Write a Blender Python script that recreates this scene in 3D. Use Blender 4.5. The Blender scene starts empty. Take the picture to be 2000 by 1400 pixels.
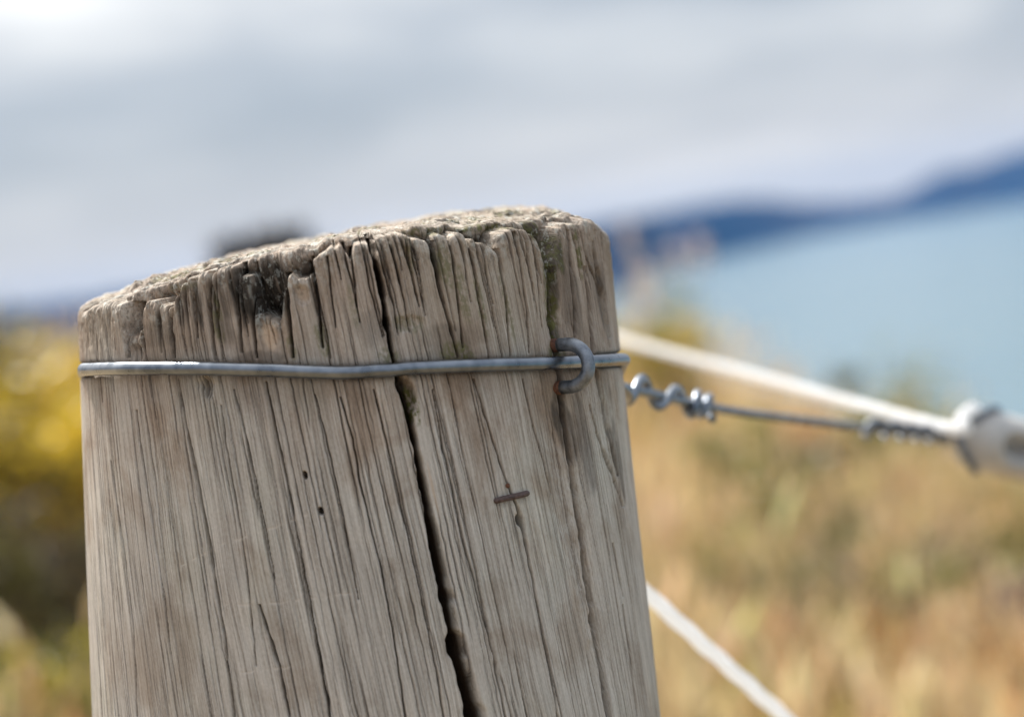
import bpy, math
import numpy as np
from mathutils import Matrix, Vector
rng = np.random.RandomState(7)
S = bpy.context.scene
COL = S.collection
rad = math.radians

# ------------------------------------------------------------------ camera
F = 85.0 / 36.0 * 2000.0           # focal length in photograph pixels
ROLL, PITCH = rad(8.5), math.atan(210.0 / F)
CAM = np.array([0.0, 0.0, 1.25])
fw = np.array([0, math.cos(PITCH), -math.sin(PITCH)])
rt0 = np.array([1.0, 0, 0]); up0 = np.cross(rt0, fw)
UP = math.cos(ROLL) * up0 + math.sin(ROLL) * rt0
RT = math.cos(ROLL) * rt0 - math.sin(ROLL) * up0
FW = fw
cd = bpy.data.cameras.new('camera'); cam = bpy.data.objects.new('camera', cd); COL.objects.link(cam)
cam.matrix_world = Matrix(((RT[0], UP[0], -FW[0], CAM[0]), (RT[1], UP[1], -FW[1], CAM[1]),
                           (RT[2], UP[2], -FW[2], CAM[2]), (0, 0, 0, 1)))
cd.lens = 85; cd.sensor_width = 36; cd.clip_start = 0.02; cd.clip_end = 60000
cd.dof.use_dof = True; cd.dof.focus_distance = 0.703; cd.dof.aperture_fstop = 7.3
cd.dof.aperture_blades = 0
S.camera = cam

# ------------------------------------------------------------------ light
SUN_AZ, SUN_EL = rad(-30), rad(50)
sdir = Vector((math.sin(SUN_AZ) * math.cos(SUN_EL), math.cos(SUN_AZ) * math.cos(SUN_EL), math.sin(SUN_EL)))
sl = bpy.data.lights.new('sun', 'SUN'); sl.energy = 4.6; sl.angle = rad(4.0); sl.color = (1.0, 0.955, 0.88)
so = bpy.data.objects.new('sun', sl); COL.objects.link(so)
so.rotation_euler = (-sdir).to_track_quat('-Z', 'Y').to_euler()

S.view_settings.view_transform = 'Standard'; S.view_settings.look = 'None'
S.view_settings.exposure = 0.75; S.view_settings.gamma = 1.0
S.cycles.use_denoising = True
S.cycles.max_bounces = 8; S.cycles.volume_bounces = 1
S.cycles.sample_clamp_indirect = 6.0
S.cycles.use_adaptive_sampling = False


class NT:
    """small helper round a node tree"""
    def __init__(self, tree): self.t = tree; self.n = tree.nodes; self.l = tree.links
    def add(self, typ, **kw):
        nd = self.n.new(typ)
        for k, v in kw.items():
            if k == 'ins':
                for kk, vv in v.items():
                    if hasattr(vv, 'bl_idname') or isinstance(vv, bpy.types.NodeSocket): self.l.new(vv, nd.inputs[kk])
                    else: nd.inputs[kk].default_value = vv
            else: setattr(nd, k, v)
        return nd
    def math(self, op, a, b=0.0, c=0.0, clamp=False):
        m = self.add('ShaderNodeMath', operation=op, use_clamp=clamp)
        for i, v in enumerate((a, b, c)):
            if isinstance(v, bpy.types.NodeSocket): self.l.new(v, m.inputs[i])
            else: m.inputs[i].default_value = v
        return m.outputs[0]
    def mix(self, f, a, b, blend='MIX'):
        m = self.add('ShaderNodeMix', data_type='RGBA', blend_type=blend)
        for i, v in ((0, f), (6, a), (7, b)):
            if isinstance(v, bpy.types.NodeSocket): self.l.new(v, m.inputs[i])
            elif i == 0: m.inputs[0].default_value = v
            else: m.inputs[i].default_value = (*v[:3], 1)
        return m.outputs[2]
    def ramp(self, f, stops, interp='LINEAR'):
        r = self.add('ShaderNodeValToRGB'); r.color_ramp.interpolation = interp
        el = r.color_ramp.elements
        while len(el) < len(stops): el.new(0.5)
        for e, (p, c) in zip(el, stops):
            e.position = p; e.color = (*c, 1) if len(c) == 3 else c
        self.l.new(f, r.inputs[0]); return r.outputs[0]
    def rng(self, v, a, b, c=0.0, d=1.0):
        m = self.add('ShaderNodeMapRange', interpolation_type='SMOOTHSTEP')
        self.l.new(v, m.inputs[0])
        for i, x in ((1, a), (2, b), (3, c), (4, d)): m.inputs[i].default_value = x
        return m.outputs[0]
    def scalev(self, v, s, o=(0, 0, 0)):
        m = self.add('ShaderNodeMapping'); self.l.new(v, m.inputs[0])
        m.inputs['Scale'].default_value = s; m.inputs['Location'].default_value = o
        return m.outputs[0]
    def noise(self, v, scale=1.0, detail=4.0, rough=0.55, dist=0.0):
        m = self.add('ShaderNodeTexNoise'); self.l.new(v, m.inputs['Vector'])
        m.inputs['Scale'].default_value = scale; m.inputs['Detail'].default_value = detail
        m.inputs['Roughness'].default_value = rough; m.inputs['Distortion'].default_value = dist
        return m.outputs[0]


# ------------------------------------------------------------------ sky (clouded)
W = bpy.data.worlds.new('World'); S.world = W; W.use_nodes = True
w = NT(W.node_tree); w.n.clear()
out = w.add('ShaderNodeOutputWorld'); bg = w.add('ShaderNodeBackground')
w.l.new(bg.outputs[0], out.inputs[0]); bg.inputs[1].default_value = 0.1
sky = w.add('ShaderNodeTexSky', sky_type='NISHITA'); sky.sun_disc = False
sky.sun_elevation = SUN_EL; sky.sun_rotation = SUN_AZ % (2 * math.pi)
tc = w.add('ShaderNodeTexCoord'); D = tc.outputs['Generated']
n1 = w.noise(w.scalev(D, (5.0, 5.0, 19.0), (4.1, 18.82, 13.81)), 1.0, 4.0, 0.5, 0.6)
n2 = w.noise(w.scalev(D, (11, 11, 42), (19.33, 17.87, 5.98)), 1.0, 3.0, 0.5, 0.3)
cl = w.math('ADD', w.math('MULTIPLY', n1, 0.72), w.math('MULTIPLY', n2, 0.28))
dp = w.add('ShaderNodeVectorMath', operation='DOT_PRODUCT'); w.l.new(D, dp.inputs[0]); dp.inputs[1].default_value = sdir
glow = w.rng(dp.outputs['Value'], 0.56, 1.0, 0.0, 1.0)
sep = w.add('ShaderNodeSeparateXYZ'); w.l.new(D, sep.inputs[0])
cl2 = w.math('ADD', cl, w.math('MULTIPLY', glow, 0.66))
ccol = w.ramp(cl2, [(0.28, (0.24, 0.28, 0.34)), (0.42, (0.30, 0.338, 0.395)), (0.53, (0.42, 0.445, 0.49)), (0.64, (0.58, 0.59, 0.61)), (0.85, (0.93, 0.92, 0.90))])
zen = w.math('MULTIPLY_ADD', w.rng(sep.outputs[2], 0.14, 0.62, 0.0, 1.0), 6.0, 7.6)      # an overcast is brighter overhead
zc = w.add('ShaderNodeCombineXYZ'); [w.l.new(zen, zc.inputs[k]) for k in range(3)]
ccol = w.mix(1.0, ccol, zc.outputs[0], 'MULTIPLY')
ccol = w.mix(w.rng(sep.outputs[2], 0.085, 0.0, 0.0, 0.7), ccol, (4.95, 4.75, 4.65))
fin = w.mix(0.9, sky.outputs[0], ccol)
w.l.new(fin, bg.inputs[0])


# ------------------------------------------------------------------ mesh helpers
def mesh_obj(name, v, f, mat=None, parent=None, smooth=True, attrs=None, link=True):
    """v (n,3) floats, f (m,k) ints (or a list of such arrays)"""
    fs = f if isinstance(f, list) else [f]
    me = bpy.data.meshes.new(name)
    v = np.ascontiguousarray(v, dtype=np.float32)
    me.vertices.add(len(v)); me.vertices.foreach_set('co', v.ravel())
    tot = np.concatenate([np.full(len(a), a.shape[1], dtype=np.int32) for a in fs])
    idx = np.concatenate([np.asarray(a, dtype=np.int32).ravel() for a in fs])
    me.loops.add(len(idx)); me.loops.foreach_set('vertex_index', idx)
    me.polygons.add(len(tot))
    st = np.zeros(len(tot), dtype=np.int32); st[1:] = np.cumsum(tot)[:-1]
    me.polygons.foreach_set('loop_start', st)
    me.polygons.foreach_set('use_smooth', np.full(len(tot), smooth, dtype=bool))
    me.update(calc_edges=True); me.validate()
    for nm, (typ, arr) in (attrs or {}).items():
        a = me.attributes.new(nm, typ, 'POINT')
        a.data.foreach_set('color' if typ == 'FLOAT_COLOR' else 'vector', np.ascontiguousarray(arr, dtype=np.float32).ravel())
    if mat: me.materials.append(mat)
    o = bpy.data.objects.new(name, me)
    COL.objects.link(o)
    if parent: o.parent = parent; o.matrix_parent_inverse = parent.matrix_world.inverted()
    return o

def empty(name, loc):
    o = bpy.data.objects.new(name, None); COL.objects.link(o); o.empty_display_size = 0.1
    o.location = tuple(float(c) for c in loc); o.matrix_world = Matrix.Translation(o.location); return o

def tag(o, label=None, cat=None, group=None, kind=None):
    if label: o['label'] = label
    if cat: o['category'] = cat
    if group: o['group'] = group
    if kind: o['kind'] = kind
    return o

def P(px, py, depth):
    """the point seen at a photograph pixel, at a distance along the view axis"""
    return CAM + depth * (FW + (px - 1000.0) / F * RT + (700.0 - py) / F * UP)

def spline(pts, n=12):
    p = np.array(pts, dtype=float)
    q = np.vstack([2 * p[0] - p[1], p, 2 * p[-1] - p[-2]])
    outp = []
    for i in range(1, len(q) - 2):
        for t in np.arange(n) / n:
            a, b, c, d = q[i - 1:i + 3]
            outp.append(0.5 * (2 * b + (c - a) * t + (2 * a - 5 * b + 4 * c - d) * t * t + (3 * b - a - 3 * c + d) * t ** 3))
    outp.append(p[-1]); return np.array(outp)

def frames(path):
    T = np.gradient(path, axis=0); T /= np.linalg.norm(T, axis=1)[:, None] + 1e-12
    n = np.cross(T[0], [0.3, 0.2, 0.93]); n /= np.linalg.norm(n)
    N = []
    for t in T:
        n = n - np.dot(n, t) * t; n /= np.linalg.norm(n); N.append(n.copy())
    N = np.array(N); return T, N, np.cross(T, N)

def tube_data(path, r, seg=14, squash=None, base=0):
    T, N, B = frames(path); k = len(path)
    r = np.broadcast_to(np.asarray(r, dtype=float), (k,)).copy() if np.ndim(r) < 2 else r
    a = np.arange(seg) / seg * 2 * np.pi
    rr = r[:, None] if r.ndim == 1 else r
    v = path[:, None, :] + rr[..., None] * (np.cos(a)[None, :, None] * N[:, None, :] + np.sin(a)[None, :, None] * B[:, None, :] * (squash or 1.0))
    v = v.reshape(-1, 3)
    i = np.arange(k - 1)[:, None] * seg; j = np.arange(seg)[None, :]; j2 = (j + 1) % seg
    q = np.stack([i + j, i + j2, i + seg + j2, i + seg + j], -1).reshape(-1, 4)
    v = np.vstack([v, path[0], path[-1]]); c0 = k * seg
    jj = np.arange(seg); j3 = (jj + 1) % seg
    t = np.vstack([np.stack([np.full(seg, c0), j3, jj], -1), np.stack([np.full(seg, c0 + 1), (k - 1) * seg + jj, (k - 1) * seg + j3], -1)])
    return v, q + base, t + base

def tube(name, path, r, mat, parent=None, seg=14, squash=None):
    v, q, t = tube_data(np.asarray(path), r, seg, squash)
    return mesh_obj(name, v, [q, t], mat, parent)

_tabs = {}
def vn(u, v, seed=0):
    """2-D value noise in -1..1"""
    if seed not in _tabs: _tabs[seed] = np.random.RandomState(1000 + seed).rand(512, 512).astype(np.float32) * 2 - 1
    T = _tabs[seed]
    iu = np.floor(u).astype(int); iv = np.floor(v).astype(int)
    fu = (u - iu).astype(np.float32); fv = (v - iv).astype(np.float32)
    fu = fu * fu * (3 - 2 * fu); fv = fv * fv * (3 - 2 * fv)
    a, b, c, d = iu & 511, (iu + 1) & 511, iv & 511, (iv + 1) & 511
    return (T[a, c] * (1 - fu) + T[b, c] * fu) * (1 - fv) + (T[a, d] * (1 - fu) + T[b, d] * fu) * fv

def fbm(u, v, seed=0, oct=4, gain=0.5):
    s = 0; a = 1; n = 0
    for k in range(oct):
        s = s + a * vn(u * 2 ** k + 17.3 * k, v * 2 ** k + 9.1 * k, seed + k); n += a; a *= gain
    return s / n

def sstep(a, b, x):
    t = np.clip((x - a) / (b - a), 0, 1); return t * t * (3 - 2 * t)


# ------------------------------------------------------------------ materials
def new_mat(name):
    m = bpy.data.materials.new(name); m.use_nodes = True
    t = NT(m.node_tree); return m, t, t.n['Principled BSDF']

def obj_co(t): return t.add('ShaderNodeTexCoord').outputs['Object']

def mat_wood():
    m, t, b = new_mat('weathered_wood')
    g = t.add('ShaderNodeAttribute', attribute_name='grain').outputs['Vector']
    we = t.add('ShaderNodeAttribute', attribute_name='wear_shade_hilite')
    sp = t.add('ShaderNodeSeparateColor'); t.l.new(we.outputs['Color'], sp.inputs[0])
    moss, stain_shade, fresh, scr_hilite = sp.outputs[0], sp.outputs[1], sp.outputs[2], we.outputs['Alpha']
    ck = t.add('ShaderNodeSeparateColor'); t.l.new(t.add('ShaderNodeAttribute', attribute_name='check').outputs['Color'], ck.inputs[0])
    fine = t.noise(t.scalev(g, (1900, 34, 300)), 1, 3, 0.65)
    lines = t.noise(t.scalev(g, (1050, 12, 160)), 1, 4, 0.62, 0.15)
    bands = t.noise(t.scalev(g, (130, 9, 40)), 1, 4, 0.55, 0.3)
    blot = t.noise(t.scalev(g, (42, 30, 40)), 1, 4, 0.6, 0.4)
    speck = t.noise(t.scalev(g, (2300, 900, 1500)), 1, 2, 0.6)
    v = t.math('ADD', t.math('MULTIPLY', fine, 0.42), t.math('MULTIPLY', lines, 0.36))
    v = t.math('ADD', v, t.math('MULTIPLY', bands, 0.14))
    v = t.math('ADD', v, t.math('MULTIPLY', speck, 0.20))
    c = t.ramp(v, [(0.38, (0.185, 0.152, 0.125)), (0.475, (0.345, 0.30, 0.258)), (0.555, (0.445, 0.397, 0.35)), (0.635, (0.525, 0.478, 0.43)), (0.76, (0.66, 0.613, 0.565))])
    def hair(sc, wdt, off):
        nn = t.noise(t.scalev(g, sc, off), 1, 2, 0.5, 0.1)
        return t.rng(t.math('ABSOLUTE', t.math('SUBTRACT', nn, 0.5)), wdt * 0.35, wdt, 1.0, 0.0)
    msk = t.rng(t.noise(t.scalev(g, (90, 22, 40), (9, 3, 0)), 1, 3, 0.6), 0.36, 0.56, 0.15, 1.0)
    hl = t.math('MAXIMUM', t.math('MULTIPLY', hair((800, 8, 60), 0.018, (0, 0, 0)), 0.8), t.math('MULTIPLY', hair((1150, 16, 90), 0.03, (3, 1, 0)), 0.7))
    hl = t.math('MULTIPLY', hl, msk)
    c = t.mix(t.math('MULTIPLY', hl, 0.30), c, (0.075, 0.052, 0.036))
    c = t.mix(t.rng(blot, 0.48, 0.68, 0, 0.75), c, t.mix(1.0, c, (0.72, 0.655, 0.595), 'MULTIPLY'))
    gz = t.add('ShaderNodeSeparateXYZ'); t.l.new(g, gz.inputs[0])
    zz = t.math('ADD', gz.outputs[1], t.math('MULTIPLY', t.math('SUBTRACT', blot, 0.5), 0.16))
    c = t.mix(t.rng(zz, -0.05, 0.02, 0.0, 1.0), t.mix(1.0, c, (1.075, 1.085, 1.07), 'MULTIPLY'), t.mix(1.0, c, (0.85, 0.762, 0.685), 'MULTIPLY'))
    blot2 = t.noise(t.scalev(g, (30, 18, 40), (4, 7, 1)), 1, 4, 0.6, 0.5)
    c = t.mix(t.rng(blot2, 0.44, 0.62, 0, 0.8), c, t.mix(1.0, c, (0.985, 1.015, 1.0), 'MULTIPLY'))
    blot3 = t.noise(t.scalev(g, (75, 22, 40), (2, 1, 8)), 1, 4, 0.65, 0.5)
    c = t.mix(t.rng(blot3, 0.52, 0.68, 0, 0.55), c, t.mix(1.0, c, (1.16, 1.12, 1.08), 'MULTIPLY'))
    sg = t.add('ShaderNodeSeparateXYZ'); t.l.new(g, sg.inputs[0])
    c = t.mix(t.math('MULTIPLY', ck.outputs[0], 0.85), c, (0.045, 0.032, 0.022))                    # shade inside the cracks, painted as dark lines
    c = t.mix(t.rng(ck.outputs[1], 0.12, 0.35, 0.0, 0.95), c, t.mix(fine, (0.045, 0.026, 0.014), (0.10, 0.058, 0.03)))   # unsilvered timber deep in the split, with its shade painted in
    c = t.mix(scr_hilite, c, (0.62, 0.55, 0.47))
    c = t.mix(fresh, c, t.mix(fine, (0.45, 0.32, 0.215), (0.64, 0.49, 0.36)))
    sn = t.noise(t.scalev(g, (500, 60, 300)), 1, 4, 0.65)
    c = t.mix(t.math('MULTIPLY', stain_shade, t.rng(sn, 0.30, 0.52, 0.45, 1.0), clamp=True), c, (0.035, 0.027, 0.020))
    mn = t.noise(t.scalev(g, (700, 500, 600)), 1, 3, 0.6)
    mcol = t.mix(mn, (0.035, 0.04, 0.012), (0.17, 0.165, 0.045))
    c = t.mix(t.math('MULTIPLY', moss, t.rng(mn, 0.36, 0.58, 0.0, 1.0), clamp=True), c, mcol)
    t.l.new(c, b.inputs['Base Color'])
    b.inputs['Roughness'].default_value = 0.82; b.inputs['Specular IOR Level'].default_value = 0.3
    h = t.math('ADD', t.math('MULTIPLY', fine, 0.6), t.math('MULTIPLY', lines, 0.8))
    h = t.math('ADD', h, t.math('MULTIPLY', speck, 0.25))
    pit = t.noise(t.scalev(g, (900, 600, 900)), 1, 4, 0.65)
    h = t.math('ADD', h, t.math('MULTIPLY', ck.outputs[2], t.math('MULTIPLY', pit, 3.4)))
    c = t.mix(t.math('MULTIPLY', ck.outputs[2], t.rng(pit, 0.38, 0.50, 0.75, 0.0)), c, (0.06, 0.05, 0.034))
    lich = t.noise(t.scalev(g, (420, 300, 420), (5, 2, 7)), 1, 4, 0.7)
    c = t.mix(t.math('MULTIPLY', ck.outputs[2], t.rng(lich, 0.53, 0.60, 0.0, 0.6)), c, (0.56, 0.56, 0.50))   # pale lichen specks
    t.l.new(c, b.inputs['Base Color'])
    h = t.math('SUBTRACT', h, t.math('MULTIPLY', hl, 0.7))
    bp = t.add('ShaderNodeBump', ins={'Strength': 0.5, 'Distance': 0.0006}); t.l.new(h, bp.inputs['Height'])
    t.l.new(bp.outputs[0], b.inputs['Normal'])
    return m

def mat_plain(name, c1, c2, scale, rough=0.6, metal=0.0, bump=0.0, dist=0.0005, det=4, lo=0.35, hi=0.65, r2=None):
    m, t, b = new_mat(name)
    n = t.noise(obj_co(t), scale, det, 0.6)
    c = t.ramp(n, [(lo, c1), (hi, c2)]); t.l.new(c, b.inputs['Base Color'])
    b.inputs['Metallic'].default_value = metal; b.inputs['Roughness'].default_value = rough
    if r2 is not None: t.l.new(t.rng(n, lo, hi, rough, r2), b.inputs['Roughness'])
    if bump:
        bp = t.add('ShaderNodeBump', ins={'Strength': bump, 'Distance': dist}); t.l.new(n, bp.inputs['Height'])
        t.l.new(bp.outputs[0], b.inputs['Normal'])
    return m

def mat_leaf(name, rough=0.4, trans=0.35):
    m, t, b = new_mat(name)
    a = t.add('ShaderNodeAttribute', attribute_name='tint')
    n = t.noise(obj_co(t), 60, 2, 0.5)
    c = t.mix(1.0, a.outputs['Color'], t.ramp(n, [(0.3, (0.75, 0.75, 0.75)), (0.7, (1.2, 1.2, 1.2))]), 'MULTIPLY')
    t.l.new(c, b.inputs['Base Color']); b.inputs['Roughness'].default_value = rough
    b.inputs['Specular IOR Level'].default_value = 0.3
    tr = t.add('ShaderNodeBsdfTranslucent'); t.l.new(c, tr.inputs[0])
    mx = t.add('ShaderNodeMixShader', ins={0: trans}); o = t.n['Material Output']
    t.l.new(b.outputs[0], mx.inputs[1]); t.l.new(tr.outputs[0], mx.inputs[2]); t.l.new(mx.outputs[0], o.inputs[0])
    return m

M_WOOD = mat_wood()
M_GALV = mat_plain('galvanised_wire', (0.14, 0.16, 0.19), (0.25, 0.275, 0.31), 160, 0.27, 1.0, 0.0, 0.0001, det=2, r2=0.36)
M_STAPLE = mat_plain('dull_galvanised_steel', (0.13, 0.145, 0.17), (0.26, 0.285, 0.32), 500, 0.34, 0.85, 0.25, 0.0002, r2=0.55)
M_RUST = mat_plain('rust', (0.055, 0.022, 0.014), (0.17, 0.07, 0.035), 900, 0.85, 0.0, 0.6, 0.0003)
M_IRON = mat_plain('brown_oxidised_iron', (0.06, 0.038, 0.034), (0.13, 0.085, 0.075), 1200, 0.65, 0.2, 0.5, 0.0002)
M_ROPE = mat_plain('white_polymer_rope', (0.74, 0.745, 0.75), (0.83, 0.835, 0.84), 500, 0.5, 0.0, 0.3, 0.0004)
def translucent(m, col, k):
    t = NT(m.node_tree); b = t.n['Principled BSDF']; o = t.n['Material Output']
    tr = t.add('ShaderNodeBsdfTranslucent'); tr.inputs[0].default_value = (*col, 1); mx = t.add('ShaderNodeMixShader', ins={0: k})
    t.l.new(b.outputs[0], mx.inputs[1]); t.l.new(tr.outputs[0], mx.inputs[2]); t.l.new(mx.outputs[0], o.inputs[0])
translucent(M_ROPE, (0.90, 0.91, 0.92), 0.55)
M_PLASTIC = mat_plain('grey_white_plastic', (0.40, 0.385, 0.365), (0.50, 0.485, 0.46), 60, 0.45, 0.0, 0.1, 0.0005)
M_LEAF = mat_leaf('leaves'); M_STRAW = mat_leaf('dry_grass', 0.5, 0.5)
M_BARK = mat_plain('brown_bark', (0.05, 0.035, 0.025), (0.13, 0.10, 0.075), 40, 0.85, 0, 0.5, 0.004)


# ------------------------------------------------------------------ land, lake, hills
LAKE_Z = -75.0
def ground(x, y):
    x = np.asarray(x, dtype=float); y = np.asarray(y, dtype=float)
    sx = 0.5 * (x + np.sqrt(x * x + 0.25)) - 0.20
    z = 0.05 * (np.minimum(y, 30) - 0.76) - 0.5 * sx
    s = np.maximum(y - 12.5 - 0.25 * np.maximum(-x, 0), 0)
    z = z - 0.75 * s * s / (s + 7.0)
    near = np.clip(np.hypot(x, y) / 3.0, 0, 1)
    z = z + 0.10 * fbm(x * 0.5 + 40, y * 0.5 + 40, 3, 4) * near
    s2 = np.maximum(np.hypot(x, y) - 40, 0)
    z = z + np.minimum(s2 * 0.04, 6.0) * fbm(x * 0.02 + 9, y * 0.02 + 9, 5, 4)
    return np.maximum(z, LAKE_Z - 12)

def polar(radii, az):
    A, Rr = np.meshgrid(az, radii); return Rr * np.sin(A), Rr * np.cos(A)

def grid_faces(nr, nc, wrap=False):
    i = np.arange(nr - 1)[:, None]; j = np.arange(nc if wrap else nc - 1)[None, :]
    j2 = (j + 1) % nc
    return np.stack([i * nc + j, i * nc + j2, (i + 1) * nc + j2, (i + 1) * nc + j], -1).reshape(-1, 4)

def build_land():
    m, t, b = new_mat('dry_hillside')
    co = obj_co(t)
    n = t.noise(co, 1.6, 6, 0.65); n2 = t.noise(co, 14, 4, 0.6)
    c = t.ramp(n, [(0.3, (0.22, 0.15, 0.08)), (0.45, (0.40, 0.29, 0.16)), (0.58, (0.50, 0.37, 0.21)), (0.72, (0.26, 0.22, 0.09))])
    c = t.mix(t.rng(n2, 0.4, 0.65, 0, 0.6), c, (0.27, 0.19, 0.12))
    sp = t.add('ShaderNodeSeparateXYZ'); t.l.new(co, sp.inputs[0])
    c = t.mix(t.rng(t.math('ADD', sp.outputs[1], t.math('MULTIPLY', n, 1.2)), 2.6, 1.6, 0.0, 1.0), c, t.mix(n2, (0.13, 0.092, 0.05), (0.27, 0.20, 0.115)))   # darker tone added to the unseen near ground, to cut bounced light
    t.l.new(c, b.inputs['Base Color']); b.inputs['Roughness'].default_value = 0.95
    bp = t.add('ShaderNodeBump', ins={'Strength': 0.6, 'Distance': 0.05}); t.l.new(n2, bp.inputs['Height']); t.l.new(bp.outputs[0], b.inputs['Normal'])
    radii = np.concatenate([[0.0], np.geomspace(0.3, 3000, 190)])
    az = np.linspace(-np.pi, np.pi, 361)[:-1]
    x, y = polar(radii, az); z = ground(x, y)
    o = mesh_obj('hillside', np.stack([x, y, z], -1).reshape(-1, 3), grid_faces(len(radii), 360, True), m)
    tag(o, kind='structure')

def build_lake():
    m, t, b = new_mat('glacial_water')
    co = obj_co(t)
    n = t.noise(t.scalev(co, (0.0012, 0.0030, 1)), 1, 4, 0.6, 0.6)
    c = t.ramp(n, [(0.35, (0.08, 0.155, 0.18)), (0.65, (0.115, 0.185, 0.205))]); t.l.new(c, b.inputs['Base Color'])
    b.inputs['Roughness'].default_value = 0.16; b.inputs['IOR'].default_value = 1.33
    wv = t.noise(t.scalev(co, (0.12, 0.3, 1)), 1, 4, 0.6)
    bp = t.add('ShaderNodeBump', ins={'Strength': 0.4, 'Distance': 0.8}); t.l.new(wv, bp.inputs['Height']); t.l.new(bp.outputs[0], b.inputs['Normal'])
    r = np.array([0.0, 500, 1500, 4000, 8000, 10300]); x, y = polar(r, np.linspace(-np.pi, np.pi, 97)[:-1])
    o = mesh_obj('lake', np.stack([x, y, 0 * x + LAKE_Z], -1).reshape(-1, 3), grid_faces(len(r), 96, True), m)
    tag(o, kind='structure')

def build_hills():
    m, t, b = new_mat('haze_blue_forest')
    n = t.noise(obj_co(t), 0.003, 5, 0.65)
    c = t.ramp(n, [(0.35, (0.008, 0.020, 0.050)), (0.52, (0.014, 0.028, 0.062)), (0.66, (0.07, 0.055, 0.06))])  # blue of the distant haze put into the forest colour
    t.l.new(c, b.inputs['Base Color']); b.inputs['Roughness'].default_value = 1.0; b.inputs['Specular IOR Level'].default_value = 0.0
    az = np.radians(np.linspace(-80, 80, 640)); r = np.tan(np.clip(az, -1.3, 1.3)) * F
    sh = np.interp(r, [-4000, -2000, -900, 0, 218, 322, 629, 1034, 1500, 3000, 6000], [-140, -112, -96, -105, -106, -82, -60, -54, -60, -90, -140])
    rg = np.interp(r, [-6000, -2500, -1100, -900, -500, 0, 217, 400, 490, 560, 690, 785, 888, 1043, 1300, 2000, 5000], [60, 55, 36, 28, 30, 22, 26, 34, 30, 18, -6, -6, 24, 46, 60, 66, 60])
    rg = rg + 11 * fbm(az * 55 + 50, az * 0 + 3.3, 12, 4)
    d0 = (CAM[2] - LAKE_Z) * F / -sh
    t_ = np.linspace(0, 1, 26)
    d = d0[None, :] * (1 + 0.42 * t_[:, None])
    dr = d0 * 1.24
    hz = CAM[2] + rg / F * dr                      # ridge height at 1.24 d0
    prof = np.interp(t_, [0, 0.1, 0.3, 0.57, 0.8, 1.0], [-0.06, 0.10, 0.5, 1.0, 0.72, 0.3])
    z = LAKE_Z + prof[:, None] * (hz - LAKE_Z)[None, :]
    x = d * np.sin(az)[None, :]; y = d * np.cos(az)[None, :]
    z = z + (10 * fbm(x * 0.004 + 100, y * 0.004 + 100, 20, 4)) * np.minimum(t_ * 4, 1)[:, None] * (np.abs(t_ - 0.57) > 0.02)[:, None]
    o = mesh_obj('hills', np.stack([x, y, z], -1).reshape(-1, 3), grid_faces(26, 640), m)
    tag(o, kind='structure')

build_land(); build_lake(); build_hills()

HAZE = True
if HAZE:
    m = bpy.data.materials.new('haze_air'); m.use_nodes = True; t = NT(m.node_tree); t.n.clear()
    vo = t.add('ShaderNodeVolumePrincipled'); oo = t.add('ShaderNodeOutputMaterial'); t.l.new(vo.outputs[0], oo.inputs['Volume'])
    vo.inputs['Color'].default_value = (0.15, 0.38, 0.78, 1); vo.inputs['Density'].default_value = 0.000032
    vo.inputs['Anisotropy'].default_value = 0.0
    L = 10500.0; z0, z1 = LAKE_Z - 14, 150.0
    v = np.array([[sx * L, sy * L, zz] for zz in (z0, z1) for sx, sy in ((-1, -1), (1, -1), (1, 1), (-1, 1))])
    f = np.array([[3, 2, 1, 0], [4, 5, 6, 7], [0, 1, 5, 4], [1, 2, 6, 5], [2, 3, 7, 6], [3, 0, 4, 7]])
    tag(mesh_obj('haze', v, f, m, smooth=False), kind='stuff')


# ------------------------------------------------------------------ the weathered post
DA, R0, TAPER = 0.763, 0.085, 0.035
OX, OY = (686.5 - 1000) / F * DA, 0.0
ca, sa = math.cos(math.atan(0.0744)), math.sin(math.atan(0.0744))
EX = ca * RT + sa * UP; EZ = -sa * RT + ca * UP; EY = FW
ORG = CAM + DA * FW + OX * RT + OY * UP

def Rz(z):
    z = np.asarray(z, dtype=float)
    return np.where(z > -0.3, R0 - TAPER * z, R0 + 0.0105 + 0.010 * (-0.3 - z))

def hit(px, py, far=False, extra=0.0):
    """pixel -> (theta, z) on the post's round surface"""
    px = np.asarray(px, dtype=float); py = np.asarray(py, dtype=float)
    dc = np.stack([(px - 1000) / F, (700 - py) / F, np.ones_like(px)], -1)
    dx = dc[..., 0] * ca + dc[..., 1] * sa; dz = -dc[..., 0] * sa + dc[..., 1] * ca
    ox, oz, oy = -OX * ca, OX * sa, -DA
    z = np.zeros_like(px)
    for _ in range(6):
        R = Rz(z) + extra
        a = dx * dx + 1; b = ox * dx + oy; c = ox * ox + oy * oy - R * R
        disc = np.maximum(b * b - a * c, 0)
        t = (-b + np.sqrt(disc)) / a if far else (-b - np.sqrt(disc)) / a
        z = oz + t * dz
    X = ox + t * dx; Y = oy + t
    return np.arctan2(X, -Y), z

def on_post(th, z, r):
    th, z, r = np.broadcast_arrays(np.asarray(th, float), np.asarray(z, float), np.asarray(r, float))
    return ORG + (r * np.sin(th))[..., None] * EX - (r * np.cos(th))[..., None] * EY + z[..., None] * EZ

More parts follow.
